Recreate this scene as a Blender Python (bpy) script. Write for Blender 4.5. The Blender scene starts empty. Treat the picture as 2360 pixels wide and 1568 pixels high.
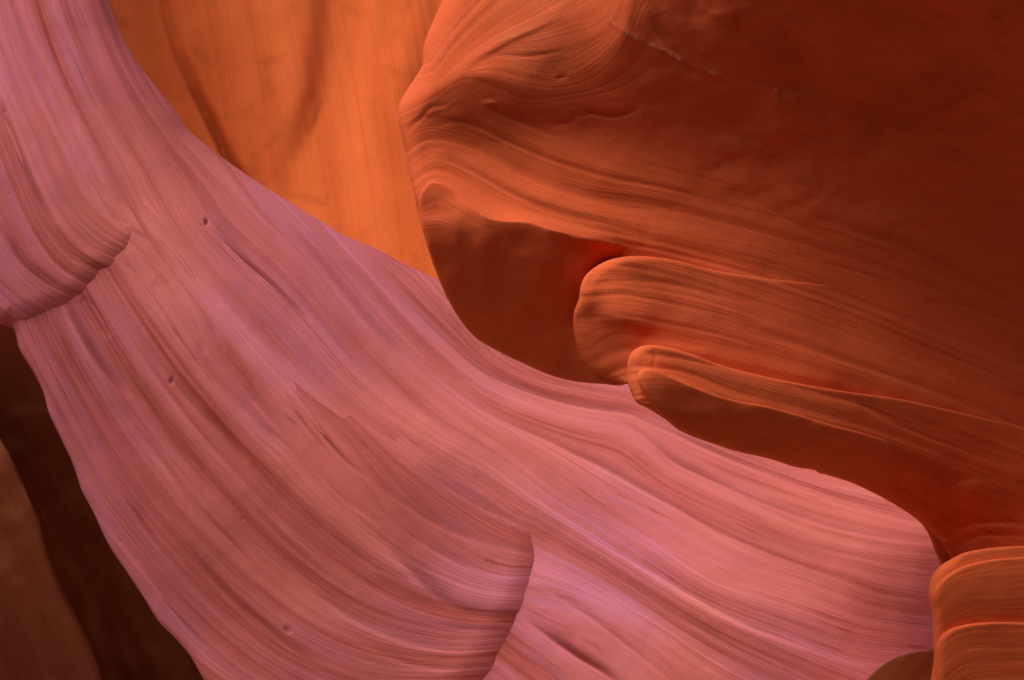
import bpy, math
import numpy as np

# ---------------------------------------------------------------- camera, sky, sun, exposure
scene = bpy.context.scene
CAM = np.array([0.0, 0.0, 2.2])
cam_data = bpy.data.cameras.new("camera")
cam_data.lens = 50.0
cam_data.sensor_width = 36.0
cam_data.clip_start = 0.05
cam_data.clip_end = 500.0
cam = bpy.data.objects.new("camera", cam_data)
cam.location = CAM
cam.rotation_euler = (math.radians(90), 0, 0)
scene.collection.objects.link(cam)
scene.camera = cam

SUN_EL, SUN_AZ = 58.0, -118.0      # azimuth from +Y, clockwise seen from above (from the left)
world = bpy.data.worlds.new("World")
scene.world = world
world.use_nodes = True
wn = world.node_tree
bg = wn.nodes["Background"]
sky = wn.nodes.new("ShaderNodeTexSky")
sky.sky_type = 'NISHITA'
sky.sun_disc = False
sky.sun_elevation = math.radians(SUN_EL)
sky.sun_rotation = math.radians(SUN_AZ)
wn.links.new(sky.outputs[0], bg.inputs[0])
bg.inputs[1].default_value = 0.15

sun_data = bpy.data.lights.new("sun", 'SUN')
sun_data.energy = 3.1
sun_data.angle = math.radians(40)
sun_data.color = (1.0, 0.93, 0.86)
sun = bpy.data.objects.new("sun", sun_data)
_d = (math.sin(math.radians(SUN_AZ)) * math.cos(math.radians(SUN_EL)),
      math.cos(math.radians(SUN_AZ)) * math.cos(math.radians(SUN_EL)),
      math.sin(math.radians(SUN_EL)))
from mathutils import Vector
sun.rotation_euler = Vector(_d).to_track_quat('Z', 'Y').to_euler()
sun.location = (0, 0, 20)
scene.collection.objects.link(sun)

vs = scene.view_settings
vs.view_transform = 'Standard'
vs.look = 'None'
vs.gamma = 1.0
vs.use_curve_mapping = False
vs.exposure = 0.28
scene.cycles.max_bounces = 8
scene.cycles.diffuse_bounces = 5
scene.cycles.use_denoising = True

# ---------------------------------------------------------------- numerical helpers
# Profiles are surveyed on a drafting grid of 2360 x 1568 units seen from the camera station; to_world turns
# a grid point at a given distance into metres.
GW, GH = 2360.0, 1568.0
K = 0.36 / 1180.0


def to_world(U, V, Y):
    return np.stack([CAM[0] + (U - 1180.0) * K * Y, CAM[1] + Y, CAM[2] - (V - 784.0) * K * Y], axis=-1)


def tps(pts, vals, smooth=0.0):
    """thin-plate spline through scattered points"""
    P = np.array(pts, float) / 1000.0
    F = np.array(vals, float)
    if F.ndim == 1:
        F = F[:, None]
    n = len(P)
    r2 = ((P[:, None] - P[None]) ** 2).sum(-1)
    Kk = 0.5 * r2 * np.log(r2 + 1e-12) + smooth * np.eye(n)
    Q = np.hstack([np.ones((n, 1)), P])
    A = np.zeros((n + 3, n + 3))
    A[:n, :n] = Kk
    A[:n, n:] = Q
    A[n:, :n] = Q.T
    b = np.zeros((n + 3, F.shape[1]))
    b[:n] = F
    s = np.linalg.lstsq(A, b, rcond=None)[0]

    def f(U, V):
        shp = U.shape
        X = np.stack([U.ravel(), V.ravel()], -1) / 1000.0
        out = np.zeros((len(X), F.shape[1]))
        for i in range(0, len(X), 40000):
            x = X[i:i + 40000]
            d2 = ((x[:, None] - P[None]) ** 2).sum(-1)
            out[i:i + 40000] = (0.5 * d2 * np.log(d2 + 1e-12)) @ s[:n] + s[n] + x @ s[n + 1:]
        return out.reshape(shp + (F.shape[1],)) if F.shape[1] > 1 else out.reshape(shp)
    return f


def resample(pl, step=90.0):
    pl = np.array(pl, float)
    out = [pl[0]]
    for a, b in zip(pl[:-1], pl[1:]):
        n = max(1, int(np.hypot(*(b - a)) / step))
        for k in range(1, n + 1):
            out.append(a + (b - a) * k / n)
    return np.array(out)


def smooth_curve(pl, closed=False, step=10.0):
    """Catmull-Rom (centripetal-ish) through rows of (u, v, ...)"""
    P = np.array(pl, float)
    Q = []
    for i in range(len(P) if closed else len(P) - 1):
        a, b = P[i], P[(i + 1) % len(P)]
        Q.append(a)
        L = np.hypot(*(b - a)[:2])
        if L > 220:
            Q += [a + (b - a) * k / int(L / 80) for k in range(1, int(L / 80))]
    if not closed:
        Q.append(P[-1])
    P = np.array(Q)
    n = len(P)
    out = []
    rng = range(n) if closed else range(n - 1)
    for i in rng:
        if closed:
            p0, p1, p2, p3 = P[(i - 1) % n], P[i], P[(i + 1) % n], P[(i + 2) % n]
        else:
            p0, p1, p2, p3 = P[max(i - 1, 0)], P[i], P[i + 1], P[min(i + 2, n - 1)]
        L = np.hypot(*(p2 - p1)[:2]) + 1e-9
        La = np.hypot(*(p1 - p0)[:2]) + 1e-9
        Lb = np.hypot(*(p3 - p2)[:2]) + 1e-9
        m1 = ((p2 - p1) / L * La + (p1 - p0) / La * L) / (L + La) * L if La > 1e-6 else (p2 - p1)
        m2 = ((p3 - p2) / Lb * L + (p2 - p1) / L * Lb) / (L + Lb) * L if Lb > 1e-6 else (p2 - p1)
        k = max(2, int(L / step))
        for t in np.arange(k) / k:
            h = np.array([2 * t**3 - 3 * t**2 + 1, t**3 - 2 * t**2 + t, -2 * t**3 + 3 * t**2, t**3 - t**2])
            q = h[0] * p1 + h[1] * m1 + h[2] * p2 + h[3] * m2
            q[2:] = p1[2:] * (1 - t) + p2[2:] * t
            out.append(q)
    if not closed:
        out.append(P[-1])
    return np.array(out)


def sdf(poly, U, V, carry=None, closed=True):
    """signed distance (inside > 0), closest point and carried value of the closest point"""
    A = poly[:, :2]
    B = np.roll(A, -1, axis=0)
    C = None if carry is None else carry
    if not closed:
        A, B = A[:-1], B[:-1]
    x, y = U.ravel(), V.ravel()
    best = np.full(x.shape, 1e18)
    cu = np.zeros_like(x)
    cv = np.zeros_like(x)
    cc = np.zeros_like(x)
    inside = np.zeros(x.shape, bool)
    sgn = np.ones_like(x)
    for i in range(len(A)):
        ax, ay = A[i]
        bx, by = B[i]
        dx, dy = bx - ax, by - ay
        L2 = dx * dx + dy * dy + 1e-12
        t = np.clip(((x - ax) * dx + (y - ay) * dy) / L2, 0, 1)
        qx, qy = ax + t * dx, ay + t * dy
        d = (x - qx) ** 2 + (y - qy) ** 2
        m = d < best
        best[m] = d[m]
        cu[m] = qx[m]
        cv[m] = qy[m]
        sgn[m] = np.sign((x[m] - ax) * dy - (y[m] - ay) * dx)
        if C is not None:
            j = (i + 1) % len(C)
            cc[m] = C[i] * (1 - t[m]) + C[j] * t[m]
        if closed and (ay != by):
            c = ((ay > y) != (by > y)) & (x < dx * (y - ay) / (by - ay) + ax)
            inside ^= c
    d = np.sqrt(best)
    if closed:
        d = np.where(inside, d, -d)
    else:
        d = d * sgn
    s = U.shape
    return d.reshape(s), cu.reshape(s), cv.reshape(s), cc.reshape(s)


def sstep(x, a, b):
    t = np.clip((x - a) / (b - a), 0, 1)
    return t * t * (3 - 2 * t)


def vnoise(x, y, seed=0):
    """smooth lattice noise in -1..1"""
    xi, yi = np.floor(x).astype(np.int64), np.floor(y).astype(np.int64)
    xf, yf = x - xi, y - yi

    def h(a, b):
        n = (a * 374761393 + b * 668265263 + seed * 974711 + 1442695040888963407)
        n = (n ^ (n >> 13)) * 1274126177
        n = n ^ (n >> 16)
        return ((n & 0xFFFF) / 32767.5) - 1.0
    u = xf * xf * xf * (xf * (xf * 6 - 15) + 10)
    v = yf * yf * yf * (yf * (yf * 6 - 15) + 10)
    return ((h(xi, yi) * (1 - u) + h(xi + 1, yi) * u) * (1 - v) + (h(xi, yi + 1) * (1 - u) + h(xi + 1, yi + 1) * u) * v)


# survey lattice on which slopes are integrated into relief
ST = 5.0
gu = np.arange(-260, 2620 + 1, ST)
gv = np.arange(-300, 1900 + 1, ST)
LU, LV = np.meshgrid(gu, gv)


def integrate(p, q, Y0, body=None, rounds=14):
    """fit the wanted slopes inside the body; outside it the relief is free"""
    if body is None:
        return integrate_once(p, q, Y0)
    m = sdf(smooth_curve(body, True, 40), LU, LV)[0] > -15
    u = K * Y0 * ST
    P_, Q_ = p.copy(), q.copy()
    for k in range(rounds):
        Z = integrate_once(P_, Q_, Y0)
        gx, gy = np.gradient(Z, axis=1) / u, -np.gradient(Z, axis=0) / u
        P_, Q_ = np.where(m, p, gx), np.where(m, q, gy)
        if k < rounds - 1:
            # over-relax the free part so that it settles quickly
            pass
    return Z


def integrate_once(p, q, Y0):
    """relief whose slopes are p (per metre to the right) and q (per metre upward), least squares"""
    u = K * Y0 * ST
    gx = p * u                                   # per cell to the right
    gy = -q * u                                  # per cell downward
    H, W = gx.shape
    # even extension, forward differences
    gx2 = np.zeros((2 * H, 2 * W))
    gy2 = np.zeros((2 * H, 2 * W))
    fx = 0.5 * (gx[:, 1:] + gx[:, :-1])
    fy = 0.5 * (gy[1:] + gy[:-1])
    gx2[:H, :W - 1] = fx
    gx2[:H, W:2 * W - 1] = -fx[:, ::-1]
    gx2[H:] = gx2[:H][::-1]
    gy2[:H - 1, :W] = fy
    gy2[H:2 * H - 1, :W] = -fy[::-1]
    gy2[:, W:] = gy2[:, :W][:, ::-1]
    div = (gx2 - np.roll(gx2, 1, 1)) + (gy2 - np.roll(gy2, 1, 0))
    Fd = np.fft.fft2(div)
    wx = 2 * np.cos(2 * np.pi * np.fft.fftfreq(2 * W)) - 2
    wy = 2 * np.cos(2 * np.pi * np.fft.fftfreq(2 * H)) - 2
    den = wx[None] + wy[:, None]
    den[0, 0] = 1
    Fd /= den
    Fd[0, 0] = 0
    return np.real(np.fft.ifft2(Fd))[:H, :W]


def lat(F, U, V):
    """sample a survey-lattice field (bicubic-ish via bilinear)"""
    x = np.clip((U - gu[0]) / ST, 0, len(gu) - 1.001)
    y = np.clip((V - gv[0]) / ST, 0, len(gv) - 1.001)
    xi, yi = x.astype(int), y.astype(int)
    a, b = x - xi, y - yi
    return (F[yi, xi] * (1 - a) + F[yi, xi + 1] * a) * (1 - b) + (F[yi + 1, xi] * (1 - a) + F[yi + 1, xi + 1] * a) * b


def slopes(ctrl):
    f = tps([(c[0], c[1]) for c in ctrl], [(c[2], c[3]) for c in ctrl], smooth=0.0005)
    # evaluate coarsely
    cu_, cv_ = np.meshgrid(np.arange(-260, 2640, 20.0), np.arange(-300, 1920, 20.0))
    g = f(cu_, cv_)
    x = (LU + 260) / 20.0
    y = (LV + 300) / 20.0
    xi = np.clip(x.astype(int), 0, g.shape[1] - 2)
    yi = np.clip(y.astype(int), 0, g.shape[0] - 2)
    a, b = (x - xi)[..., None], (y - yi)[..., None]
    o = (g[yi, xi] * (1 - a) + g[yi, xi + 1] * a) * (1 - b) + (g[yi + 1, xi] * (1 - a) + g[yi + 1, xi + 1] * a) * b
    return np.clip(o[..., 0], -1.6, 1.6), np.clip(o[..., 1], -1.8, 1.8)


def region(p, q, poly, ctrl, w):
    """inside the polygon the slopes follow ctrl, blended over w grid units"""
    poly = smooth_curve(poly, True, 20)
    d = sdf(poly, LU, LV)[0]
    m = sstep(d, -w, w)
    if len(ctrl) < 4:
        p2, q2 = ctrl[0][2], ctrl[0][3]
    else:
        p2, q2 = slopes(ctrl)
    return p * (1 - m) + p2 * m, q * (1 - m) + q2 * m


def stroke(p, q, line, dp, dq, w, off=0.0):
    """tilt a band along a line; off shifts it sideways (positive = right of travel)"""
    pl = smooth_curve(line, False, 20)
    pl = np.array(pl)
    d, cu_, cv_, t = sdf(pl, LU, LV, np.linspace(0, 1, len(pl)), closed=False)
    ext = np.sin(np.pi * np.clip(t, 0.0, 1.0)) ** 0.5
    g = np.exp(-((d - off) / w) ** 2) * ext
    return p + dp * g, q + dq * g


def strata_field(lines):
    pts, vals = [], []
    for lv, pl in lines:
        for r in resample(smooth_curve(pl, False, 30), 80)[::1]:
            pts.append(r)
            vals.append(lv)
    pts, vals = np.array(pts), np.array(vals)
    if len(pts) > 420:
        k = np.linspace(0, len(pts) - 1, 420).astype(int)
        pts, vals = pts[k], vals[k]
    f = tps(pts, vals, smooth=0.00002)
    cu_, cv_ = np.meshgrid(np.arange(-260, 2640, 20.0), np.arange(-300, 1920, 20.0))
    g = f(cu_, cv_)
    x = (LU + 260) / 20.0
    y = (LV + 300) / 20.0
    xi = np.clip(x.astype(int), 0, g.shape[1] - 2)
    yi = np.clip(y.astype(int), 0, g.shape[0] - 2)
    a, b = x - xi, y - yi
    return (g[yi, xi] * (1 - a) + g[yi, xi + 1] * a) * (1 - b) + (g[yi + 1, xi] * (1 - a) + g[yi + 1, xi + 1] * a) * b


def add_mesh(name, co, faces, mat, attr=None, parent=None, smooth=True):
    me = bpy.data.meshes.new(name)
    if parent is not None:
        co = np.asarray(co) - np.array(parent.location)
    me.vertices.add(len(co))
    me.vertices.foreach_set("co", np.asarray(co, np.float32).ravel())
    faces = np.asarray(faces, np.int32)
    me.loops.add(faces.size)
    me.loops.foreach_set("vertex_index", faces.ravel())
    me.polygons.add(len(faces))
    me.polygons.foreach_set("loop_start", np.arange(0, faces.size, faces.shape[1], dtype=np.int32))
    me.polygons.foreach_set("loop_total", np.full(len(faces), faces.shape[1], np.int32))
    me.update(calc_edges=True)
    me.validate()
    me.polygons.foreach_set("use_smooth", np.full(len(me.polygons), smooth))
    if attr is not None:
        a = me.attributes.new("strata", 'FLOAT_VECTOR', 'POINT')
        a.data.foreach_set("vector", np.asarray(attr, np.float32).ravel())
    me.materials.append(mat)
    o = bpy.data.objects.new(name, me)
    scene.collection.objects.link(o)
    if parent is not None:
        o.parent = parent
    return o


def rock_sheet(name, outline, depth_fn, S, mat, step=4.5, skirt=70.0, back=14.0, parent=None,
               ribs=0.01, rough=0.0025, roll=1.0, seed=0, turn=0.35, seams=(), soft=False):
    """A rock mass: relief inside the outline, rounded over at the outline (third value = rounding radius in
    grid units) and carried back behind it as a real flank."""
    poly = smooth_curve(outline, True, 9)
    u0, u1 = max(-250, poly[:, 0].min() - skirt - 5), min(2610, poly[:, 0].max() + skirt + 5)
    v0, v1 = max(-290, poly[:, 1].min() - skirt - 5), min(1890, poly[:, 1].max() + skirt + 5)
    U, V = np.meshgrid(np.arange(u0, u1, step), np.arange(v0, v1, step))
    d, cu, cv, rad = sdf(poly, U, V, poly[:, 2])
    out = d < 0
    # pull the first outside row onto the outline exactly, and slide the others inward behind it
    Ue = np.where(out, cu, U)
    Ve = np.where(out, cv, V)
    nx, ny = np.where(out, cu - U, 0), np.where(out, cv - V, 0)
    ln = np.hypot(nx, ny) + 1e-6
    sl = np.minimum(-np.minimum(d, 0), skirt) * turn * np.clip(-d / skirt, 0, 1)
    Ue = Ue + nx / ln * sl
    Ve = Ve + ny / ln * sl
    Y = depth_fn(Ue, Ve)
    s = lat(S, Ue, Ve)
    t = Ue * 0.006 + Ve * 0.004
    # sedimentary ribs: each layer weathers back by its own amount, and swells and fades along the layer
    r = (vnoise(t * 0.08, s * 1.5, seed + 1) * 0.5 + vnoise(t * 0.10, s * 3.7, seed + 2) * 0.45
         + vnoise(t * 0.14, s * 7.0, seed + 3) * 0.34 + (1 - np.abs(vnoise(t * 0.12, s * 3.1, seed + 8))) ** 4 * 0.6
         + vnoise(t * 0.3, s * 17.0, seed + 4) * 0.15)
    env = 0.6 + 0.4 * vnoise(t * 0.25, s * 1.2, seed + 5)
    Y = Y + ribs * r * env
    Y = Y + rough * (vnoise(Ue / 90, Ve / 90, seed + 6) + 0.5 * vnoise(Ue / 40, Ve / 40, seed + 7))
    stain = np.zeros_like(Y)
    for k, (pl, w, dep, st) in enumerate(seams):
        pl = smooth_curve(pl, False, 12)
        m = (Ue > pl[:, 0].min() - 3 * w) & (Ue < pl[:, 0].max() + 3 * w) & (Ve > pl[:, 1].min() - 3 * w) & (Ve < pl[:, 1].max() + 3 * w)
        if not m.any():
            continue
        um, vm = Ue[m], Ve[m]
        dd, _a, _b, tt = sdf(pl, um, vm, np.linspace(0, 1, len(pl)), closed=False)
        tt = np.clip(tt, 0, 1)
        Lp = len(pl) * 12 / 170.0
        wv = w * (1.0 + 0.4 * vnoise(tt * Lp + k * 7.3, tt * 0 + k + 0.5, 5))
        fade = np.clip(np.sin(np.pi * tt), 0, 1) ** 0.6 * (0.8 + 0.3 * vnoise(tt * Lp * 1.3 + k * 3.1, tt * 0 + k + 0.5, 6))
        dd = dd + 0.18 * w * vnoise(um / 60, vm / 60, 9)
        g = np.where(dd > 0, np.exp(-(dd / (wv * 1.9)) ** 2), np.exp(-(dd / (wv * 0.6)) ** 2)) * fade
        Y[m] += dep * (0.55 if w < 20 else 0.8) * g
        stain[m] = np.where(np.abs(st * g) > np.abs(stain[m]), st * g, stain[m])
    R = np.maximum(rad, 1.0)
    c = np.clip(1 - np.maximum(d, 0) / R, 0, 1)
    unit = K * np.mean(Y)
    Y = Y + roll * R * unit * (c * c if soft else 1 - np.sqrt(np.maximum(1 - c * c, 0)))
    Y = Y + np.maximum(-d, 0) * unit * back
    keep = d > -skirt
    co = to_world(Ue, Ve, Y)
    H, W = U.shape
    idx = np.arange(H * W).reshape(H, W)
    fk = keep[:-1, :-1] & keep[1:, :-1] & keep[:-1, 1:] & keep[1:, 1:]
    f = np.stack([idx[:-1, :-1][fk], idx[1:, :-1][fk], idx[1:, 1:][fk], idx[:-1, 1:][fk]], -1)
    used = np.zeros(H * W, bool)
    used[f.ravel()] = True
    remap = np.cumsum(used) - 1
    at = np.stack([t, s, stain], -1).reshape(-1, 3)[used]
    return add_mesh(name, co.reshape(-1, 3)[used], remap[f], mat, at, parent)


# ---------------------------------------------------------------- materials
def sandstone(name, light, mid, dark, band=1.0, bump=0.5, blotch=0.3, fleck=(0.7, 0.35, 0.2), dens=1.0, line=0.5, shift=0.0, alt=None, stains=0.0):
    m = bpy.data.materials.new(name)
    m.use_nodes = True
    nt = m.node_tree
    N, Lk = nt.nodes, nt.links
    bs = N["Principled BSDF"]
    bs.inputs["Roughness"].default_value = 0.92
    bs.inputs["Specular IOR Level"].default_value = 0.12
    at = N.new("ShaderNodeAttribute")
    at.attribute_name = "strata"
    tc = N.new("ShaderNodeTexCoord")

    sep = N.new("ShaderNodeSeparateXYZ")
    Lk.new(at.outputs["Vector"], sep.inputs[0])
    zc = sep.outputs[2]

    def mapped(sx, sy, off=0.0):
        mp = N.new("ShaderNodeMapping")
        mp.inputs["Scale"].default_value = (sx, sy, 0)
        mp.inputs["Location"].default_value = (off, off * 1.7, off)
        Lk.new(at.outputs["Vector"], mp.inputs[0])
        return mp.outputs[0]

    def noise(vec, scale, detail=4, rough=0.55, dist=0.0):
        n = N.new("ShaderNodeTexNoise")
        n.inputs["Scale"].default_value = scale
        n.inputs["Detail"].default_value = detail
        n.inputs["Roughness"].default_value = rough
        n.inputs["Distortion"].default_value = dist
        Lk.new(vec, n.inputs["Vector"])
        return n.outputs["Fac"]

    def rng(v, a, b, c=0.0, d=1.0):
        r = N.new("ShaderNodeMapRange")
        r.inputs[1].default_value, r.inputs[2].default_value = a, b
        r.inputs[3].default_value, r.inputs[4].default_value = c, d
        r.interpolation_type = 'SMOOTHSTEP'
        Lk.new(v, r.inputs[0])
        return r.outputs[0]

    def mix(f, a, b):
        x = N.new("ShaderNodeMix")
        x.data_type = 'RGBA'
        for i, v in ((0, f), (6, a), (7, b)):
            if isinstance(v, (int, float)):
                x.inputs[i].default_value = v
            elif isinstance(v, tuple):
                x.inputs[i].default_value = v + (1,)
            else:
                Lk.new(v, x.inputs[i])
        return x.outputs[2]

    def mth(op, a, b):
        x = N.new("ShaderNodeMath")
        x.operation = op
        for i, v in ((0, a), (1, b)):
            if isinstance(v, (int, float)):
                x.inputs[i].default_value = v
            else:
                Lk.new(v, x.inputs[i])
        return x.outputs[0]

    broad = noise(mapped(0.10, 1.3 * dens, 3.1 + shift), 1.0, 3, 0.5)
    medium = noise(mapped(0.13, 4.2 * dens, 7.7), 1.0, 6, 0.62)
    fine = noise(mapped(0.22, 15 * dens, 1.3), 1.0, 6, 0.65)
    hair = noise(mapped(0.4, 50 * dens, 5.9), 1.0, 3, 0.6)
    cl = noise(tc.outputs["Object"], 1.1, 5, 0.6)
    cl2 = noise(tc.outputs["Object"], 5.5, 6, 0.65)
    grain = noise(tc.outputs["Object"], 160, 3, 0.7)

    b1 = rng(mth('ADD', mth('MULTIPLY', broad, 0.55), mth('MULTIPLY', medium, 0.45)), 0.36, 0.64)
    lightc = light
    if alt:
        hue = noise(tc.outputs["Object"], 0.75, 2, 0.5)
        lightc = mix(rng(mth('ADD', mth('MULTIPLY', hue, 0.8), mth('MULTIPLY', noise(mapped(0.09, 2.3, 9.9), 1.0, 3, 0.5), 0.2)), 0.36, 0.60), light, alt)
    col = mix(b1, dark, lightc)
    col = mix(mth('MULTIPLY', rng(fine, 0.42, 0.62), 0.6 * band), col, mid)
    col = mix(mth('MULTIPLY', rng(cl, 0.35, 0.65), blotch), col, mid)
    # thin dark laminae that come and go
    ln = mth('MULTIPLY', rng(medium, 0.56, 0.66), rng(hair, 0.5, 0.62))
    dk = tuple(c * 0.72 for c in dark)
    col = mix(mth('MULTIPLY', ln, line * 0.6), col, dk)
    ln2 = mth('MULTIPLY', rng(fine, 0.60, 0.70), rng(cl2, 0.38, 0.6))
    col = mix(mth('MULTIPLY', ln2, line), col, dk)
    if stains:
        st = mth('MULTIPLY', rng(noise(tc.outputs["Object"], 1.7, 8, 0.62, 0.4), 0.53, 0.68), stains)
        col = mix(st, col, tuple(c * 0.55 for c in dark))
        st2 = mth('MULTIPLY', rng(noise(tc.outputs["Object"], 0.9, 7, 0.65, 0.3), 0.56, 0.7), stains * 0.6)
        col = mix(mth('MULTIPLY', st2, 0.35), col, fleck)
    # pale scuffs and flecks
    sc_ = mth('MULTIPLY', rng(cl2, 0.57, 0.72), rng(grain, 0.52, 0.66))
    col = mix(mth('MULTIPLY', sc_, 0.35), col, fleck)
    col = mix(mth('MULTIPLY', rng(zc, 0.05, 1.0), rng(fine, 0.25, 0.6, 0.55, 1.0)), col, tuple(c * 0.62 for c in dark))
    neg = rng(mth('MULTIPLY', zc, -1.0), 0.05, 1.0)
    col = mix(mth('MULTIPLY', neg, rng(noise(tc.outputs["Object"], 45, 4, 0.7), 0.48, 0.62)), col, fleck)
    vo = N.new("ShaderNodeTexVoronoi")
    vo.inputs["Scale"].default_value = 4.5
    Lk.new(tc.outputs["Object"], vo.inputs["Vector"])
    speck = rng(vo.outputs["Distance"], 0.018, 0.03, 1.0, 0.0)
    col = mix(mth('MULTIPLY', speck, 0.6), col, fleck)
    vo2 = N.new("ShaderNodeTexVoronoi")
    vo2.inputs["Scale"].default_value = 2.6
    Lk.new(tc.outputs["Object"], vo2.inputs["Vector"])
    pit = rng(vo2.outputs["Distance"], 0.015, 0.045, 1.0, 0.0)
    hs = N.new("ShaderNodeHueSaturation")
    Lk.new(rng(grain, 0.3, 0.7, 0.93, 1.07), hs.inputs["Value"])
    Lk.new(col, hs.inputs["Color"])
    Lk.new(hs.outputs[0], bs.inputs["Base Color"])

    h = mth('ADD', mth('MULTIPLY', medium, 0.016), mth('MULTIPLY', fine, 0.011))
    h = mth('ADD', h, mth('MULTIPLY', hair, 0.004))
    h = mth('ADD', h, mth('MULTIPLY', cl2, 0.004))
    h = mth('ADD', h, mth('MULTIPLY', grain, 0.0018))
    h = mth('SUBTRACT', h, mth('MULTIPLY', pit, 0.004))
    bp = N.new("ShaderNodeBump")
    bp.inputs["Strength"].default_value = bump
    bp.inputs["Distance"].default_value = 1.0
    Lk.new(h, bp.inputs["Height"])
    Lk.new(bp.outputs[0], bs.inputs["Normal"])
    return m


MAT_PINK = sandstone("skylight_pink_sandstone", (0.74, 0.215, 0.180), (0.58, 0.140, 0.120), (0.31, 0.052, 0.034), band=1.1, bump=0.5, shift=2.4, line=0.7, alt=(0.62, 0.205, 0.305))  # pink and lilac cast of blue skylight is put into the rock colour
MAT_ORANGE = sandstone("orange_sandstone", (0.72, 0.128, 0.046), (0.70, 0.118, 0.034), (0.60, 0.095, 0.024), band=0.5, blotch=0.5, bump=0.3, line=0.3, stains=0.42)
MAT_PLAIN = sandstone("plain_orange_sandstone", (0.66, 0.125, 0.044), (0.60, 0.108, 0.034), (0.54, 0.092, 0.026), band=0.15, bump=0.5, blotch=0.8, line=0.0, dens=0.25)
MAT_WALL = sandstone("far_wall_sandstone", (0.74, 0.148, 0.032), (0.68, 0.124, 0.025), (0.54, 0.088, 0.015), stains=0.35, band=0.8, bump=0.35, blotch=0.7, line=0.5, dens=0.35)
MAT_TAN = sandstone("tan_sandstone", (0.56, 0.40, 0.29), (0.52, 0.36, 0.25), (0.46, 0.30, 0.20), band=0.6, bump=0.3, line=0.3)  # for unseen surroundings, kept pale so their bounce light is less red
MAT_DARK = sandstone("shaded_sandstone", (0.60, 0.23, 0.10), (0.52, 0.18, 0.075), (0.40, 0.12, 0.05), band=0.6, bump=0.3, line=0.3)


def thing(name, label, cat, loc, group=None):
    o = bpy.data.objects.new(name, None)
    o.location = loc
    o.empty_display_size = 0.3
    scene.collection.objects.link(o)
    o["label"] = label
    o["category"] = cat
    o["kind"] = "thing"
    if group:
        o["group"] = group
    return o


def tag(o, label=None, cat=None, kind=None):
    if label:
        o["label"] = label
    if cat:
        o["category"] = cat
    o["kind"] = kind or "thing"
    return o


# ================================================================ PINK FIN (middle of the picture)
P_lines = [
    (0.0, [(960, 622), (1050, 720), (1120, 810), (1220, 870), (1350, 905), (1480, 930), (1640, 1000), (1800, 1060), (1980, 1115), (2300, 1180)]),
    (0.5, [(600, 340), (700, 440), (817, 570), (882, 638), (954, 716), (1046, 802), (1114, 857), (1217, 904), (1319, 932), (1388, 945), (1442, 952), (1524, 986), (1613, 1027), (1700, 1065), (1850, 1120), (2000, 1165), (2140, 1200), (2400, 1230)]),
    (0.85, [(1556, 1063), (1727, 1143), (1898, 1208), (2034, 1239), (2150, 1256), (2400, 1270)]),
    (1.35, [(330, -60), (420, 160), (530, 330), (620, 440), (720, 545), (800, 640), (890, 745), (1000, 855), (1130, 950), (1270, 1020), (1400, 1085), (1556, 1169), (1761, 1269), (1898, 1321), (2034, 1368), (2137, 1385), (2400, 1400)]),
    (2.2, [(170, -60), (250, 150), (330, 290), (420, 420), (492, 532), (547, 586), (632, 661), (700, 733), (800, 850), (900, 940), (1000, 1010)]),
    (3.4, [(0, -60), (50, 100), (110, 240), (180, 380), (250, 520), (307, 614), (376, 709), (444, 808), (513, 897), (600, 1000)]),
]
P1_only = [
    (2.2, [(1115, 1071), (1251, 1167), (1456, 1290), (1613, 1390), (1800, 1470), (2000, 1545), (2300, 1600)]),
    (2.9, [(1140, 1180), (1248, 1235), (1388, 1310), (1613, 1450), (1800, 1545), (2000, 1640)]),
    (3.6, [(1100, 1360), (1207, 1430), (1320, 1505), (1420, 1580), (1600, 1700)]),
    (4.6, [(1000, 1480), (1150, 1600), (1300, 1720)]),
]
P2_only = [
    (2.2, [(1080, 1055), (1160, 1110), (1215, 1160)]),
    (2.9, [(360, 430), (440, 540), (540, 660), (640, 780), (740, 890), (850, 1000), (950, 1090), (1050, 1165), (1150, 1225), (1240, 1262)]),
    (3.4, [(700, 1105), (800, 1200), (900, 1275), (1000, 1330), (1110, 1370), (1230, 1380)]),
    (4.6, [(120, 560), (180, 690), (230, 780), (290, 880), (370, 990), (460, 1100), (560, 1210), (670, 1310), (780, 1390), (900, 1445), (1040, 1475), (1190, 1470)]),
    (5.8, [(0, 640), (60, 800), (130, 930), (200, 1060), (290, 1190), (400, 1320), (500, 1420), (610, 1510), (720, 1570), (900, 1620), (1120, 1610)]),
    (7.2, [(-60, 900), (100, 1200), (250, 1400), (420, 1568), (600, 1700)]),
]
P3_lines = [
    (2.2, [(170, -60), (250, 150), (330, 290), (420, 420)]),
    (2.8, [(85, -60), (150, 90), (215, 220), (280, 320), (335, 410), (380, 475)]),
    (3.4, [(0, -60), (50, 100), (110, 240), (175, 375), (240, 465), (310, 530), (380, 570)]),
    (4.4, [(-90, 0), (-40, 150), (0, 246), (34, 328), (68, 417), (116, 513), (171, 580), (240, 620), (320, 640)]),
    (5.3, [(-100, 250), (-40, 360), (0, 460), (51, 570), (102, 640), (185, 689), (260, 710)]),
    (6.2, [(-150, 500), (-60, 590), (0, 655), (60, 705), (120, 740)]),
]
S_P1 = strata_field(P_lines + P1_only)
S_P2 = strata_field(P_lines + P2_only)
S_P3 = strata_field(P3_lines)

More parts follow.
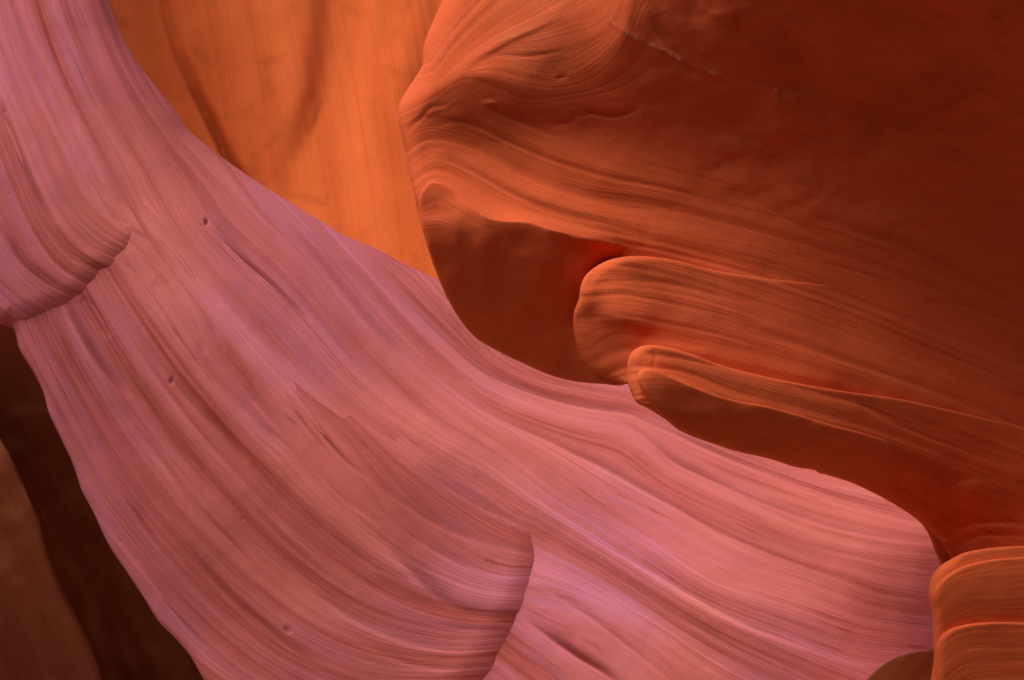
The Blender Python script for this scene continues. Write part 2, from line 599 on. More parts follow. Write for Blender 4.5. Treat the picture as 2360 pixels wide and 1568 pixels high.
P_ctrl = [  # grid u, v, slope right, slope up
    (0, -200, -.1, .5), (100, 50, -.05, .45), (200, 200, .0, .45), (60, 350, 0, .2), (250, 0, .35, .45),
    (330, 250, .2, .6), (400, 300, .3, .85), (500, 420, .3, 1.15), (600, 520, .2, 1.05), (700, 540, .3, 1.15),
    (820, 620, .35, 1.15), (950, 690, .2, 1.2), (1080, 800, .1, 1.2), (300, 450, .2, .3), (450, 560, .1, .35),
    (600, 700, .05, .35), (750, 800, .05, .4), (900, 850, .1, .75), (1000, 930, .05, .95), (350, 700, .0, .3),
    (450, 900, .1, .0), (600, 1000, .1, -.05), (250, 850, .1, -.1), (350, 1100, -.1, -.1), (450, 1300, .0, -.25),
    (700, 1100, .2, -.1), (800, 1250, .2, -.2), (700, 1400, .0, -.05), (950, 1200, .3, -.1), (1100, 1050, 0, .6),
    (1300, 900, .0, 1.45), (1450, 930, .0, 1.45), (1300, 1000, -.05, 1.0), (1200, 1050, -.1, .8), (1350, 1120, -.15, .8),
    (1500, 1100, -.1, .75), (1600, 1040, .0, 1.2), (1500, 1230, -.35, .85), (1650, 1330, -.4, .8), (1750, 1400, -.35, .7),
    (1300, 1250, -.15, .5), (1350, 1400, -.1, .2), (1500, 1500, -.1, .15), (1700, 1520, -.2, .35),
    (1800, 1130, .0, 1.1), (2000, 1190, .0, 1.0), (2000, 1280, -.05, .5), (2100, 1400, .0, .3), (1900, 1480, -.2, .45),
    (2100, 1500, -.2, .45), (2400, 1300, 0, .4), (1200, 1560, -.1, .4), (1000, 1700, 0, .0), (2300, 1000, 0, 1.0),
    (1800, 900, 0, 1.0), (1000, 400, .3, 1), (500, 0, .4, .8), (2300, 1700, 0, .3), (0, 1500, -.2, .3),
]
pp, qq = slopes(P_ctrl)
RP = integrate(pp, qq, 6.5, [(100, -290), (240, 0), (300, 118), (400, 250), (480, 338), (700, 486), (1010, 645), (1100, 720), (1440, 860), (1850, 1050), (2200, 1180), (2300, 1500), (2300, 1890), (600, 1890), (430, 1500), (250, 1255), (100, 905), (0, 740), (-250, 650), (-250, -290)])
RP = RP - lat(RP, np.array([1180.]), np.array([900.]))[0]
Y_P = 7.6


def depth_P(U, V):
    return Y_P + lat(RP, U, V)


SEAM_P1 = [
    ([(817, 570), (882, 638), (954, 716), (1046, 802), (1114, 857), (1217, 904), (1319, 932), (1388, 945), (1442, 952), (1524, 986), (1613, 1027), (1700, 1065), (1850, 1120), (2000, 1165), (2140, 1200)], 6, .030, .75),
    ([(900, 600), (1000, 690), (1080, 775), (1160, 845), (1260, 880), (1400, 925), (1500, 960)], 5, .015, .4),
    ([(1388, 950), (1480, 1000), (1556, 1063), (1650, 1110), (1727, 1143), (1898, 1208), (2034, 1239), (2150, 1256)], 7, .030, .8),
    ([(1130, 955), (1270, 1020), (1400, 1085), (1556, 1169), (1660, 1225), (1761, 1269), (1898, 1321), (2034, 1368), (2137, 1385)], 6, .028, .8),
    ([(1500, 1120), (1650, 1200), (1780, 1250), (1900, 1290), (2060, 1330), (2150, 1345)], 22, .02, .55),
    ([(1251, 1167), (1350, 1228), (1456, 1290), (1560, 1350), (1680, 1420), (1800, 1470), (2000, 1540)], 11, .024, .6),
    ([(1248, 1235), (1320, 1275), (1388, 1310), (1500, 1380), (1613, 1450), (1700, 1500), (1800, 1550)], 10, .026, .75),
    ([(1207, 1425), (1250, 1455), (1320, 1505), (1388, 1548), (1450, 1590)], 9, .03, .95),
    ([(1240, 1350), (1300, 1385), (1370, 1430), (1460, 1500), (1560, 1580)], 6, .015, .5),
    ([(1180, 1500), (1260, 1550), (1320, 1600)], 8, .02, .5),
    ([(1640, 1180), (1760, 1225), (1880, 1262), (2000, 1290), (2140, 1310)], 5, .012, .4),
    ([(1600, 1010), (1760, 1075), (1900, 1125), (2050, 1165)], 4, -.012, -.15),
    ([(660, 520), (760, 620), (860, 745), (960, 850)], 14, .015, .45),
    ([(760, 560), (850, 660), (960, 780), (1060, 870), (1180, 940)], 10, .012, .35),
    ([(492, 532), (520, 560), (547, 586), (590, 625), (632, 661), (670, 700), (715, 745)], 4.5, .03, 1.0),
    ([(500, 520), (530, 560), (575, 610), (600, 650)], 12, .02, .55),
    ([(400, 300), (480, 400), (580, 500), (680, 620)], 7, .012, .35), ([(330, 130), (380, 230), (450, 330), (540, 420)], 6, .01, .35),
    ([(120, 20), (160, 110), (210, 220), (270, 320), (330, 400)], 9, .022, .6), ([(200, -20), (250, 110), (310, 220), (380, 320), (450, 410)], 5, .012, .4),
    ([(20, 0), (70, 100), (120, 200), (180, 300)], 7, .015, .4), ([(260, 20), (310, 140), (370, 240)], 4, .01, .3),
    ([(1380, 0), (1390, 20)], 4, .0, .1), ([(470, 515), (479, 517)], 5, .05, 1.0),
]
SEAM_P2 = [
    ([(450, 480), (540, 590), (640, 720), (740, 840)], 9, .015, .45),
    ([(270, 600), (300, 620), (330, 670), (376, 720), (444, 808), (513, 897), (560, 960)], 6, .022, .6),
    ([(352, 650), (385, 700), (427, 764), (470, 820)], 10, .02, .6),
    ([(185, 692), (200, 712), (222, 745), (250, 780)], 9, .045, 1.0),
    ([(154, 723), (190, 775), (225, 830), (262, 880), (300, 918)], 13, .035, .85),
    ([(235, 770), (280, 840), (328, 915), (380, 990), (444, 1075), (500, 1150)], 11, .022, .65),
    ([(120, 730), (150, 800), (180, 870), (220, 940)], 8, .02, .6),
    ([(400, 877), (455, 935), (513, 996), (570, 1070)], 11, .022, .6),
    ([(500, 800), (560, 880), (625, 960), (690, 1040)], 16, .02, .5),
    ([(625, 856), (680, 920), (730, 985), (786, 1051), (850, 1110)], 5, .018, .85), ([(612, 868), (668, 935), (722, 1003), (775, 1065)], 4, .012, .6),
    ([(260, 1110), (300, 1165), (320, 1195), (370, 1265)], 7, .012, .6), ([(440, 1150), (500, 1215), (526, 1240), (590, 1310)], 8, .012, .55),
    ([(308, 1273), (345, 1330), (385, 1390), (427, 1444), (480, 1500)], 8, .02, .65), ([(424, 1249), (480, 1318), (547, 1396), (610, 1460), (670, 1520)], 6, .016, .55),
    ([(340, 1010), (390, 1090), (450, 1180), (520, 1260)], 7, .014, .45), ([(560, 1140), (640, 1230), (730, 1310), (820, 1370)], 12, .018, .5),
    ([(700, 1180), (780, 1250), (870, 1310), (960, 1350)], 8, .014, .45), ([(900, 1190), (960, 1240), (1040, 1290), (1120, 1320), (1200, 1330)], 9, .012, .4),
    ([(870, 1235), (920, 1283), (970, 1335), (1029, 1386), (1100, 1415), (1200, 1433)], 18, .025, .7),
    ([(960, 1075), (1046, 1129), (1120, 1175), (1217, 1218)], 14, .018, .6), ([(800, 1060), (880, 1125), (960, 1180), (1050, 1230), (1150, 1262), (1238, 1275)], 8, .014, .5),
    ([(700, 1350), (800, 1420), (920, 1475), (1040, 1500), (1150, 1498)], 8, .014, .5), ([(820, 1480), (940, 1530), (1060, 1545)], 8, .012, .4),
    ([(1000, 1440), (1080, 1452), (1180, 1448)], 4, .01, .4), ([(560, 1400), (650, 1480), (740, 1540)], 7, .014, .5),
    ([(330, 1110), (360, 1160), (390, 1200)], 5, .01, .35), ([(60, 800), (110, 900), (160, 1000), (210, 1090)], 6, .012, .4),
    ([(390, 880), (398, 884)], 7, .03, .5), ([(655, 1445), (668, 1462)], 5, .03, .7), ([(700, 1050), (790, 1150), (880, 1215)], 5, .01, .35),
]
SEAM_P3 = [
    ([(0, 246), (20, 295), (45, 360), (68, 417), (95, 470), (125, 520)], 9, .035, .95),
    ([(0, 520), (22, 555), (51, 603), (102, 648), (145, 672), (185, 690)], 6, .022, .8),
    ([(30, 560), (75, 615), (130, 655), (180, 682)], 4, .012, .5),
    ([(120, 518), (145, 552), (180, 590), (230, 625), (275, 642)], 6, .014, .5),
    ([(70, 300), (110, 390), (150, 470), (200, 540), (260, 590), (310, 600)], 8, .016, .5),
    ([(120, 270), (150, 330), (190, 400), (240, 470), (300, 520)], 6, .012, .4),
    ([(0, 120), (30, 190), (60, 260), (100, 350)], 8, .018, .5), ([(60, 0), (100, 90), (140, 190), (180, 280)], 9, .02, .5),
    ([(0, 340), (30, 430), (70, 520)], 5, .012, .4),
]
SEAM_R = [
    ([(937, 308), (954, 287), (974, 270), (992, 250), (1012, 245), (1033, 244)], 3, .012, .8),
    ([(985, 300), (1046, 283), (1110, 300), (1149, 318), (1200, 342), (1251, 362), (1320, 388), (1388, 407), (1525, 434), (1613, 455), (1680, 468)], 5, .012, .5),
    ([(1000, 372), (1040, 376), (1080, 392), (1130, 420), (1183, 450), (1240, 475), (1300, 495), (1422, 523), (1500, 545)], 7, .018, .6),
    ([(1180, 395), (1250, 425), (1340, 455), (1450, 480), (1560, 490)], 10, .012, .4), ([(1120, 250), (1180, 275), (1240, 300), (1300, 322)], 8, .010, .3),
    ([(1320, 262), (1340, 268), (1361, 262), (1380, 266), (1405, 270), (1435, 268), (1475, 252)], 5, .014, .75),
    ([(1330, 262), (1318, 275), (1290, 283), (1270, 284)], 4, .008, .4), ([(1125, 125), (1180, 132), (1240, 129), (1300, 118)], 3, .008, .45),
    ([(1280, 184), (1292, 180), (1308, 178)], 3, .012, .9), ([(1040, 190), (1080, 150), (1140, 110), (1220, 70), (1300, 30)], 12, -.012, -.35),
    ([(1385, -10), (1408, 51), (1456, 85), (1530, 120), (1613, 160), (1700, 190), (1785, 210)], 6, -.006, -.8),
    ([(1720, 455), (1840, 520), (1960, 590)], 3, .004, .4), ([(1898, 607), (1950, 620), (2000, 634), (2069, 655)], 3, .006, .6),
    ([(2120, 696), (2160, 700), (2205, 702), (2270, 722), (2339, 744), (2380, 745)], 3, .008, .7), ([(1860, 500), (2000, 545), (2150, 600), (2300, 680), (2400, 710)], 8, .014, .5),
    ([(2127, -10), (2137, 24), (2171, 41), (2205, 62), (2220, 80)], 9, .006, .6), ([(2103, 68), (2140, 95), (2171, 113)], 16, .006, .45), ([(1500, 40), (1530, 95), (1570, 140), (1600, 170)], 12, .02, .5),
    ([(1340, 655), (1420, 650), (1520, 655), (1640, 680), (1760, 705)], 5, .008, .35), ([(1340, 690), (1420, 680), (1520, 695), (1640, 720), (1760, 755)], 5, .01, .45),
    ([(1330, 735), (1420, 730), (1540, 748), (1700, 785), (1850, 835)], 5, .008, .35), ([(1400, 770), (1480, 775), (1600, 798), (1760, 835), (1900, 870)], 14, .012, .4),
    ([(1480, 820), (1560, 825), (1680, 855), (1800, 890)], 4, .006, .35), ([(1700, 760), (1850, 800), (2000, 850), (2200, 920), (2380, 1000)], 8, .012, .4),
    ([(1080, 690), (1100, 705), (1125, 712), (1150, 700)], 3, .008, .8), ([(1500, 790), (1508, 815), (1502, 850)], 2.5, .005, .6),
    ([(1800, 890), (1900, 915), (1960, 925), (2060, 975), (2200, 1030), (2359, 1085)], 7, .014, .5), ([(2180, 1130), (2230, 1105), (2290, 1110)], 9, .01, .3),
    ([(2190, 1235), (2240, 1210), (2300, 1205), (2380, 1215)], 7, .012, .4), ([(2195, 1270), (2250, 1240), (2320, 1235), (2380, 1240)], 5, .01, .35),
    ([(1030, 455), (1036, 463)], 4, .01, .7), ([(1060, 520), (1140, 560), (1230, 575)], 25, .006, .2),
]
A2f = tps([(1090, 965), (1000, 900), (900, 830), (700, 690), (450, 500), (300, 360), (100, 150), (0, 0),
           (1110, 1050), (1180, 1120), (1240, 1200), (1245, 1300), (1220, 1400), (1180, 1500), (1140, 1568), (1080, 1750),
           (1000, 1050), (1050, 1200), (1100, 1350), (1000, 1500), (850, 1150), (700, 1300), (500, 1000), (300, 900), (200, 1100),
           (0, 700), (300, 1500), (0, 1100), (1250, 900), (900, 600), (500, 200), (150, 500)],
          [-.08, -.10, -.12, -.14, -.04, -.05, -.08, -.1,
           -.03, .05, .13, .19, .22, .25, .28, .32,
           .04, .16, .28, .38, .12, .32, .14, .10, .28,
           .10, .5, .4, -.12, -.2, -.25, .03], smooth=0.0003)
A2L = A2f(LU[::4, ::4], LV[::4, ::4])


def coarse(F):
    def f(U, V):
        x = np.clip((U - gu[0]) / (ST * 4), 0, F.shape[1] - 1.001)
        y = np.clip((V - gv[0]) / (ST * 4), 0, F.shape[0] - 1.001)
        xi, yi = x.astype(int), y.astype(int)
        a, b = x - xi, y - yi
        return (F[yi, xi] * (1 - a) + F[yi, xi + 1] * a) * (1 - b) + (F[yi + 1, xi] * (1 - a) + F[yi + 1, xi + 1] * a) * b
    return f


A2 = coarse(A2L)
A3f = tps([(345, 450), (352, 520), (330, 580), (260, 640), (180, 690), (100, 720), (20, 752), (-60, 740),
           (300, 380), (240, 250), (160, 60), (120, -100), (250, 500), (200, 580), (100, 620), (0, 650), (150, 400), (50, 450), (0, 250), (-150, 100),
           (420, 400), (330, 100)],
          [-.08, .02, .05, .08, .10, .13, .16, .16,
           -.2, -.2, -.12, -.12, .0, .09, .14, .17, .02, .07, .04, .03,
           -.08, -.12], smooth=0.0002)
A3 = coarse(A3f(LU[::4, ::4], LV[::4, ::4]))

crest = [(150, -280, 60), (240, -20, 60), (300, 118, 60), (355, 195, 60), (400, 250, 60), (435, 300, 60), (480, 338, 60), (600, 424, 60), (700, 486, 60), (800, 545, 60),
         (860, 570, 60), (930, 608, 60), (1010, 645, 50), (1120, 700, 50), (1300, 780, 50), (1700, 860, 50), (2200, 960, 50), (2620, 1000, 50)]
fin = thing("rock_fin", "long pink banded sandstone ridge sweeping down from upper left to lower right", "rock ridge", (0, 6.5, 0))
left_edge = [(470, 1568), (433, 1505), (395, 1462), (372, 1440), (330, 1375), (292, 1318), (250, 1255), (215, 1180), (188, 1130), (172, 1080), (140, 1010), (112, 950), (100, 905), (75, 855), (45, 805), (30, 755), (10, 730)]

rock_sheet("rock_slope", crest + [(2620, 1900, 1), (900, 1900, 1), (700, 1500, 1), (500, 1250, 1), (300, 1000, 1), (200, 800, 1), (120, 640, 1), (20, 500, 1), (-260, 300, 1), (-260, -290, 1)],
           depth_P, S_P1, MAT_PINK, parent=fin, ribs=0.008, seed=10, step=4.0, back=18, seams=SEAM_P1)

lip2 = [(1080, 950, 30), (1096, 990, 30), (1110, 1040, 35), (1128, 1085, 50), (1170, 1125, 50), (1215, 1165, 65), (1238, 1205, 70), (1247, 1255, 70), (1244, 1305, 70), (1234, 1345, 70),
        (1225, 1385, 80), (1205, 1440, 85), (1180, 1490, 90), (1150, 1545, 90), (1120, 1610, 125), (1050, 1900, 125)]
rock_sheet("rock_fold", lip2 + [(600, 1900, 40), (530, 1680, 25)] + [(a, b, 25) for a, b in left_edge] + [(-40, 700, 20), (-260, 600, 1), (-260, 100, 1), (100, 260, 1), (300, 430, 1), (500, 570, 1), (700, 740, 1), (900, 880, 1), (1040, 915, 1)],
           lambda U, V: depth_P(U, V) - 0.18 * A2(U, V), S_P2, MAT_PINK, parent=fin, ribs=0.008, seed=10, step=4.0, back=6, seams=SEAM_P2 + SEAM_P1[12:16], soft=True, roll=0.38)

rock_sheet("rock_lobe", [(335, 430, 36), (350, 470, 42), (353, 510, 60), (348, 545, 66), (330, 580, 72), (300, 612, 78), (262, 640, 72), (222, 668, 66), (185, 688, 54), (150, 706, 48), (100, 722, 48), (60, 738, 48), (22, 755, 90), (0, 747, 48), (-80, 720, 48),
                         (-255, 700, 20), (-255, -285, 1), (120, -285, 1), (200, 0, 1), (270, 150, 1), (320, 290, 1), (340, 370, 1)],
           lambda U, V: depth_P(U, V) - np.maximum(0.18 * A2(U, V), 0) - 0.30 * A3(U, V), S_P3, MAT_PINK, parent=fin, ribs=0.008, seed=10, step=4.0, back=6, seams=SEAM_P3 + SEAM_P1[18:22], soft=True, roll=0.38)

# ================================================================ FAR ORANGE WALL
W_lines = [(u / 80.0, [(u - 60, -300), (u, 0), (u + 60, 350), (u + 110, 700), (u + 160, 1100)]) for u in range(-100, 2000, 300)]
S_W = strata_field(W_lines)
W_ctrl = [(200, -200, .1, .1), (300, 100, .25, .0), (450, 100, .15, .0), (600, 150, .05, .1), (700, 350, 0, .2), (550, 300, .05, .1), (850, 200, .1, .2), (950, 450, .0, .25), (850, 500, .0, .25), (700, 450, 0, .25),
          (1000, 0, -.1, .2), (1500, 300, 0, .2), (1200, 900, 0, .4), (300, 900, 0, .3), (1500, 1500, 0, .2), (2300, 200, 0, .2), (-100, 500, 0, .1), (2300, 1500, 0, .2)]
pw, qw = slopes(W_ctrl)
qw = qw + 0.35
crev = [(330, -120), (370, 0), (400, 100), (440, 200), (480, 280), (520, 365), (600, 500), (700, 700)]
pw, qw = stroke(pw, qw, crev, -1.0, .4, 16, off=-14)
pw, qw = region(pw, qw, [(-200, -280), (325, -280), (368, 0), (400, 100), (440, 200), (480, 285), (520, 370), (600, 520), (-200, 500)], [(0, 0, .7, -.3)], 7)
edge2 = [(765, -260), (765, 0), (762, 100), (757, 170), (745, 225), (730, 270), (715, 320), (690, 400)]
pw, qw = stroke(pw, qw, edge2, 1.0, -.2, 26, off=-30)
pw, qw = stroke(pw, qw, [(855, -260), (850, 0), (840, 150), (830, 260), (825, 400), (830, 520)], -.45, .1, 26)
pw, qw = stroke(pw, qw, [(960, -260), (935, 0), (900, 150), (890, 300), (905, 450), (940, 600)], -.25, .1, 30)
pw, qw = stroke(pw, qw, [(1010, -260), (985, 100), (950, 200), (960, 400)], .5, 0, 30)
RW = integrate(pw, qw, 11.0)
RW -= lat(RW, np.array([700.]), np.array([300.]))[0]
wall = rock_sheet("rock_wall", [(-240, -280, 5), (2600, -280, 5), (2600, 1080, 5), (-240, 1080, 5)],
                  lambda U, V: 12.5 + lat(RW, U, V), S_W, MAT_WALL, ribs=0.010, rough=0.006, seed=30, step=5, seams=[(crev[1:], 12, .20, 1.0), ([(745, 225), (730, 270), (715, 320)], 8, .03, .2), ([(c[0] + 26, c[1]) for c in crev[1:]], 9, -.05, -.15), ([(1130, 0), (1100, 100)], 4, .01, .2)])  # pale streak right of the crevice paints its lit edge
tag(wall, "glowing orange sandstone wall with upright creases, seen at the top behind the pink ridge", "rock wall")

# ================================================================ DARK RECESS, LOWER LEFT
D_lines = [(i * 1.0, [(-300 + i * 120, 500), (-200 + i * 120, 900), (0 + i * 120, 1300), (200 + i * 120, 1800)]) for i in range(0, 9)]
S_D = strata_field(D_lines)
D_ctrl = [(0, 800, .2, -.7), (100, 1000, .3, -.6), (60, 920, .1, -.3), (200, 1200, .2, -.5), (150, 1100, .0, -.3), (300, 1400, .3, -.6), (400, 1500, .2, -.6), (250, 1500, .3, -.6), (-200, 700, .2, -.6), (-200, 1700, .2, -.6), (700, 1700, .2, -.6), (1500, 1000, .2, -.5), (2000, 0, 0, -.3), (0, 0, 0, -.3)]
pd, qd = slopes(D_ctrl)
pd, qd = stroke(pd, qd, [(40, 935), (70, 943), (103, 942), (130, 950)], 0, 1.8, 9)
pd, qd = stroke(pd, qd, [(150, 1060), (175, 1110), (200, 1150)], -1.0, .8, 14)
pd, qd = stroke(pd, qd, [(0, 1010), (60, 1130), (130, 1300), (240, 1500)], .6, -.3, 30)
RD = integrate(pd, qd, 8.6)
RD -= lat(RD, np.array([150.]), np.array([1100.]))[0]
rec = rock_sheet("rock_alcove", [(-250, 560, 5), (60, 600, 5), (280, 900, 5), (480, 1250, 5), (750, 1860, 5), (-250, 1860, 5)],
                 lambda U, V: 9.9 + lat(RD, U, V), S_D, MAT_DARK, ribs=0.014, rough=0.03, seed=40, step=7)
tag(rec, "dark brown shaded rock face in the hollow under the pink ridge at lower left", "rock face")
E_ctrl = [(0, 1100, -.3, .2), (60, 1250, -.2, -.1), (100, 1350, .3, -.3), (20, 1400, .2, -.6), (100, 1500, -.1, -.4), (180, 1540, .2, -.1), (-200, 1300, .2, -.5), (0, 1700, 0, -.4), (600, 1500, 0, -.3), (0, 500, 0, 0), (1500, 1000, 0, 0)]
pe, qe = slopes(E_ctrl)
qe = qe - 0.25
RE = integrate(pe, qe, 8.0)
RE -= lat(RE, np.array([60.]), np.array([1300.]))[0]
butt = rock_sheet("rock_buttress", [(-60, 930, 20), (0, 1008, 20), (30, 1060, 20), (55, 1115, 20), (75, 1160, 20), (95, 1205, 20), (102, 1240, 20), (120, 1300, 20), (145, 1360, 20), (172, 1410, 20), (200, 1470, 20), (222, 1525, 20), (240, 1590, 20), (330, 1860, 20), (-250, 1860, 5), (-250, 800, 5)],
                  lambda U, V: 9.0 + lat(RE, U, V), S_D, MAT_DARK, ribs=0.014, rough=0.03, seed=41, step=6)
tag(butt, "narrow brown rock rib with a faint lit edge at the lower left corner", "rock rib")

# ================================================================ OVERHANGING ROCK, RIGHT
R_lines = [
    (0.0, [(1012, 188), (1067, 137), (1149, 85), (1285, 20), (1400, -60)]),
    (0.3, [(1000, 200), (1040, 180), (1090, 150), (1149, 126), (1251, 130), (1337, 109), (1405, 68), (1439, 0), (1450, -100)]),
    (0.65, [(960, 235), (1019, 202), (1067, 174), (1115, 174), (1183, 191), (1251, 205), (1320, 200), (1388, 170), (1440, 113), (1480, 20)]),
    (0.7, [(1560, -60), (1600, 60), (1750, 140), (2000, 220), (2359, 330)]),
    (1.0, [(1300, 240), (1450, 230), (1600, 260), (1900, 350), (2359, 500)]),
    (1.5, [(960, 285), (985, 275), (1046, 283), (1149, 318), (1251, 362), (1388, 407), (1525, 434), (1613, 455), (1800, 500), (2000, 560), (2200, 640), (2359, 700)]),
    (2.3, [(940, 370), (978, 340), (1080, 352), (1183, 410), (1320, 461), (1490, 485), (1613, 513), (1800, 560), (2000, 620), (2200, 700), (2359, 770)]),
    (2.9, [(950, 410), (998, 380), (1080, 405), (1183, 461), (1285, 495), (1422, 530), (1600, 570), (1800, 620), (2000, 690), (2359, 830)]),
    (3.5, [(960, 455), (985, 422), (1020, 425), (1060, 455), (1130, 500), (1215, 510), (1280, 530), (1350, 548), (1430, 560), (1600, 600), (1800, 660), (2000, 730), (2359, 880)]),
    (4.6, [(1330, 650), (1400, 640), (1500, 650), (1700, 700), (1900, 770), (2359, 950)]),
    (5.4, [(1325, 740), (1450, 750), (1600, 780), (1800, 830), (2000, 890), (2359, 1030)]),
    (6.0, [(1450, 810), (1600, 840), (1800, 890), (2000, 950), (2359, 1080)]),
    (6.7, [(1470, 860), (1560, 865), (1700, 930), (1850, 965), (1980, 1000), (2100, 1040), (2359, 1140)]),
    (8.0, [(1500, 960), (1700, 1040), (1900, 1100), (2060, 1180), (2150, 1270)]),
    (5.5, [(960, 600), (1200, 700), (1350, 800)]),
]
S_R = strata_field(R_lines)
R_ctrl = [
    (1100, 260, -.1, -.35), (1250, 300, -.05, -.3), (1400, 320, -.05, -.2), (1000, 300, -.1, -.15), (1000, 350, -.1, .0),
    (1100, 330, -.15, -.1), (1200, 380, -.1, -.05), (1400, 440, -.05, .0), (1550, 470, 0, .1), (1550, 530, 0, .2), (1400, 520, 0, .2),
    (1500, 250, -.05, -.2), (1500, 350, -.1, -.15), (1650, 200, .15, -.6), (1650, 350, .05, -.35), (1800, 300, .1, -.55), (1800, 450, .05, -.35),
    (1700, 560, 0, .05), (1850, 620, .05, -.05), (2000, 100, .15, -.85), (2250, 100, .2, -1.1), (2250, 350, .2, -.9), (2000, 350, .15, -.65),
    (2000, 500, .1, -.4), (2300, 600, .15, -.7), (2100, 700, .1, -.25), (2300, 800, .1, -.35), (1500, 620, -.1, .3), (1600, 680, -.1, .6),
    (1400, 680, -.3, .5), (1800, 750, 0, .4), (2000, 800, .0, .25), (2200, 900, .05, .0), (1450, 760, -.1, .05), (1600, 780, -.05, .3),
    (1800, 880, 0, .25), (2000, 950, 0, .05), (2300, 1050, 0, -.1), (1700, 870, 0, .2), (2200, 1130, 0, -.45), (2250, 1200, -.1, -.5),
    (2300, 1250, -.1, -.3), (1500, 0, .0, -.2), (1600, -100, .1, -.5), (1400, -200, .1, .2), (2300, -200, .2, -1.0), (1000, 1200, 0, -.5),
    (1500, 1500, 0, -.5), (2500, 1500, 0, -.2), (900, 0, -.5, .5)]
pr, qr = slopes(R_ctrl)
wgt = 1 - sstep(LU + 0.5 * (800 - LV), 1500, 2300)
nosew = sstep(LU + 0.4 * (LV - 300), 1020, 1380)
qr = qr + (0.15 + 0.33 * nosew) * wgt - 0.05 * sstep(LU + 0.8 * (600 - LV), 1900, 2500)
pr = pr - 0.22 * wgt * nosew
blw = np.exp(-((LU - 1200) / 230) ** 2 - ((LV - 265) / 60) ** 2)
qr = qr - 0.25 * blw
midb = np.exp(-((LU - 1500) / 330) ** 2 - ((LV - 430 - 0.3 * (LU - 1500)) / 130) ** 2)
qr = qr + 0.4 * midb
# pink bowl above the crest
pr, qr = region(pr, qr, [(1120, -280), (1030, 0), (975, 140), (900, 250), (944, 236), (1019, 202), (1067, 174), (1115, 174), (1183, 191), (1251, 205), (1330, 202), (1395, 165), (1438, 90), (1450, 0), (1460, -280)],
                [(1000, 180, -.4, .45), (960, 230, -.3, .35), (1040, 60, -.3, .15), (1100, 100, -.0, .5), (1200, 60, -.1, .4), (1150, 150, .0, .4), (1300, 50, -.0, .55), (1250, 150, .0, .15), (1350, 130, -.1, .35),
                 (1420, 40, -.6, .8), (1300, -100, -.3, .8), (1100, -200, -.6, .7), (1400, -200, -.5, .6), (1550, 100, -.3, .2), (1350, 220, -.1, .1), (900, 300, -.6, .3)], 10)
# underside of the brow
pr, qr = region(pr, qr, [(940, 470), (968, 440), (985, 421), (1012, 420), (1040, 436), (1068, 462), (1100, 485), (1130, 503), (1180, 509), (1215, 511), (1270, 530), (1340, 548), (1400, 560), (1430, 580), (1400, 600), (1360, 640), (1420, 900), (1300, 960), (1000, 820), (900, 600)],
                [(1000, 480, -.25, -.45), (1050, 500, -.1, -.45), (1100, 560, -.1, -.65), (1200, 560, 0, -.65), (1300, 600, .0, -.6), (1050, 620, -.15, -1.0), (1150, 700, -.1, -1.15), (1250, 780, -.05, -1.25), (1350, 820, .0, -1.3), (1350, 700, 0, -1.1), (900, 500, -.2, -.9), (1000, 900, -.1, -1.2), (1400, 560, 0, -.6)], 6)
# underside of the lower ledge
pr, qr = region(pr, qr, [(1478, 852), (1510, 855), (1540, 867), (1576, 884), (1633, 906), (1699, 925), (1766, 938), (1851, 961), (1908, 979), (1979, 998), (2073, 1026), (2192, 1062), (2250, 1100), (2210, 1180), (2180, 1260), (2050, 1300), (1600, 1100), (1500, 990), (1470, 890)],
                [(1520, 890, 0, -.1), (1600, 950, 0, -.55), (1750, 1000, 0, -.8), (1900, 1040, 0, -1.1), (2050, 1090, -.05, -1.0), (2150, 1140, -.1, -.7), (2200, 1200, -.1, -.5), (1700, 1060, 0, -1.1), (1400, 900, 0, -.8), (2100, 1400, -.1, -1.0), (1560, 890, 0, .0), (1800, 955, 0, -.05), (2000, 1015, 0, -.15)], 6)
pr, qr = region(pr, qr, [(1322, 742), (1370, 728), (1430, 735), (1500, 765), (1470, 800), (1460, 900), (1380, 880), (1330, 820)], [(0, 0, -.3, -.35)], 16)
# bevelled layers
pr, qr = stroke(pr, qr, [(985, 330), (1080, 355), (1183, 412), (1320, 468), (1480, 505), (1640, 530), (1800, 570)], -.05, .38, 16)
pr, qr = stroke(pr, qr, [(1000, 375), (1080, 395), (1183, 452), (1300, 490), (1420, 515)], -.05, -.5, 14)
pr, qr = stroke(pr, qr, [(985, 300), (1080, 310), (1183, 360), (1320, 415), (1480, 450), (1640, 480)], 0, -.35, 16)
pr, qr = stroke(pr, qr, [(975, 262), (1046, 280), (1149, 322), (1251, 366), (1388, 411), (1525, 438), (1640, 470)], 0, -.4, 8)
pr, qr = stroke(pr, qr, [(1000, 412), (1050, 430), (1100, 465), (1160, 492), (1260, 510), (1380, 540), (1500, 550)], 0, .6, 9)
pr, qr = stroke(pr, qr, [(1160, 240), (1240, 262), (1330, 280), (1450, 275)], 0, -.2, 22)
pr, qr = stroke(pr, qr, [(1450, 800), (1600, 815), (1800, 862), (2000, 905), (2200, 980), (2380, 1060)], 0, -.35, 14)
pr, qr = stroke(pr, qr, [(1340, 700), (1450, 693), (1560, 712), (1700, 745), (1850, 790)], 0, -.2, 8)
pr, qr = stroke(pr, qr, [(1480, 842), (1560, 865), (1633, 892), (1699, 912), (1766, 926), (1851, 948), (1979, 985), (2100, 1020), (2300, 1080)], 0, .35, 12)
pr, qr = stroke(pr, qr, [(1800, 500), (2000, 560), (2200, 640), (2380, 715)], 0, -.3, 12)
pr, qr = stroke(pr, qr, [(1950, 720), (2100, 780), (2250, 835), (2380, 880)], 0, -.3, 14)
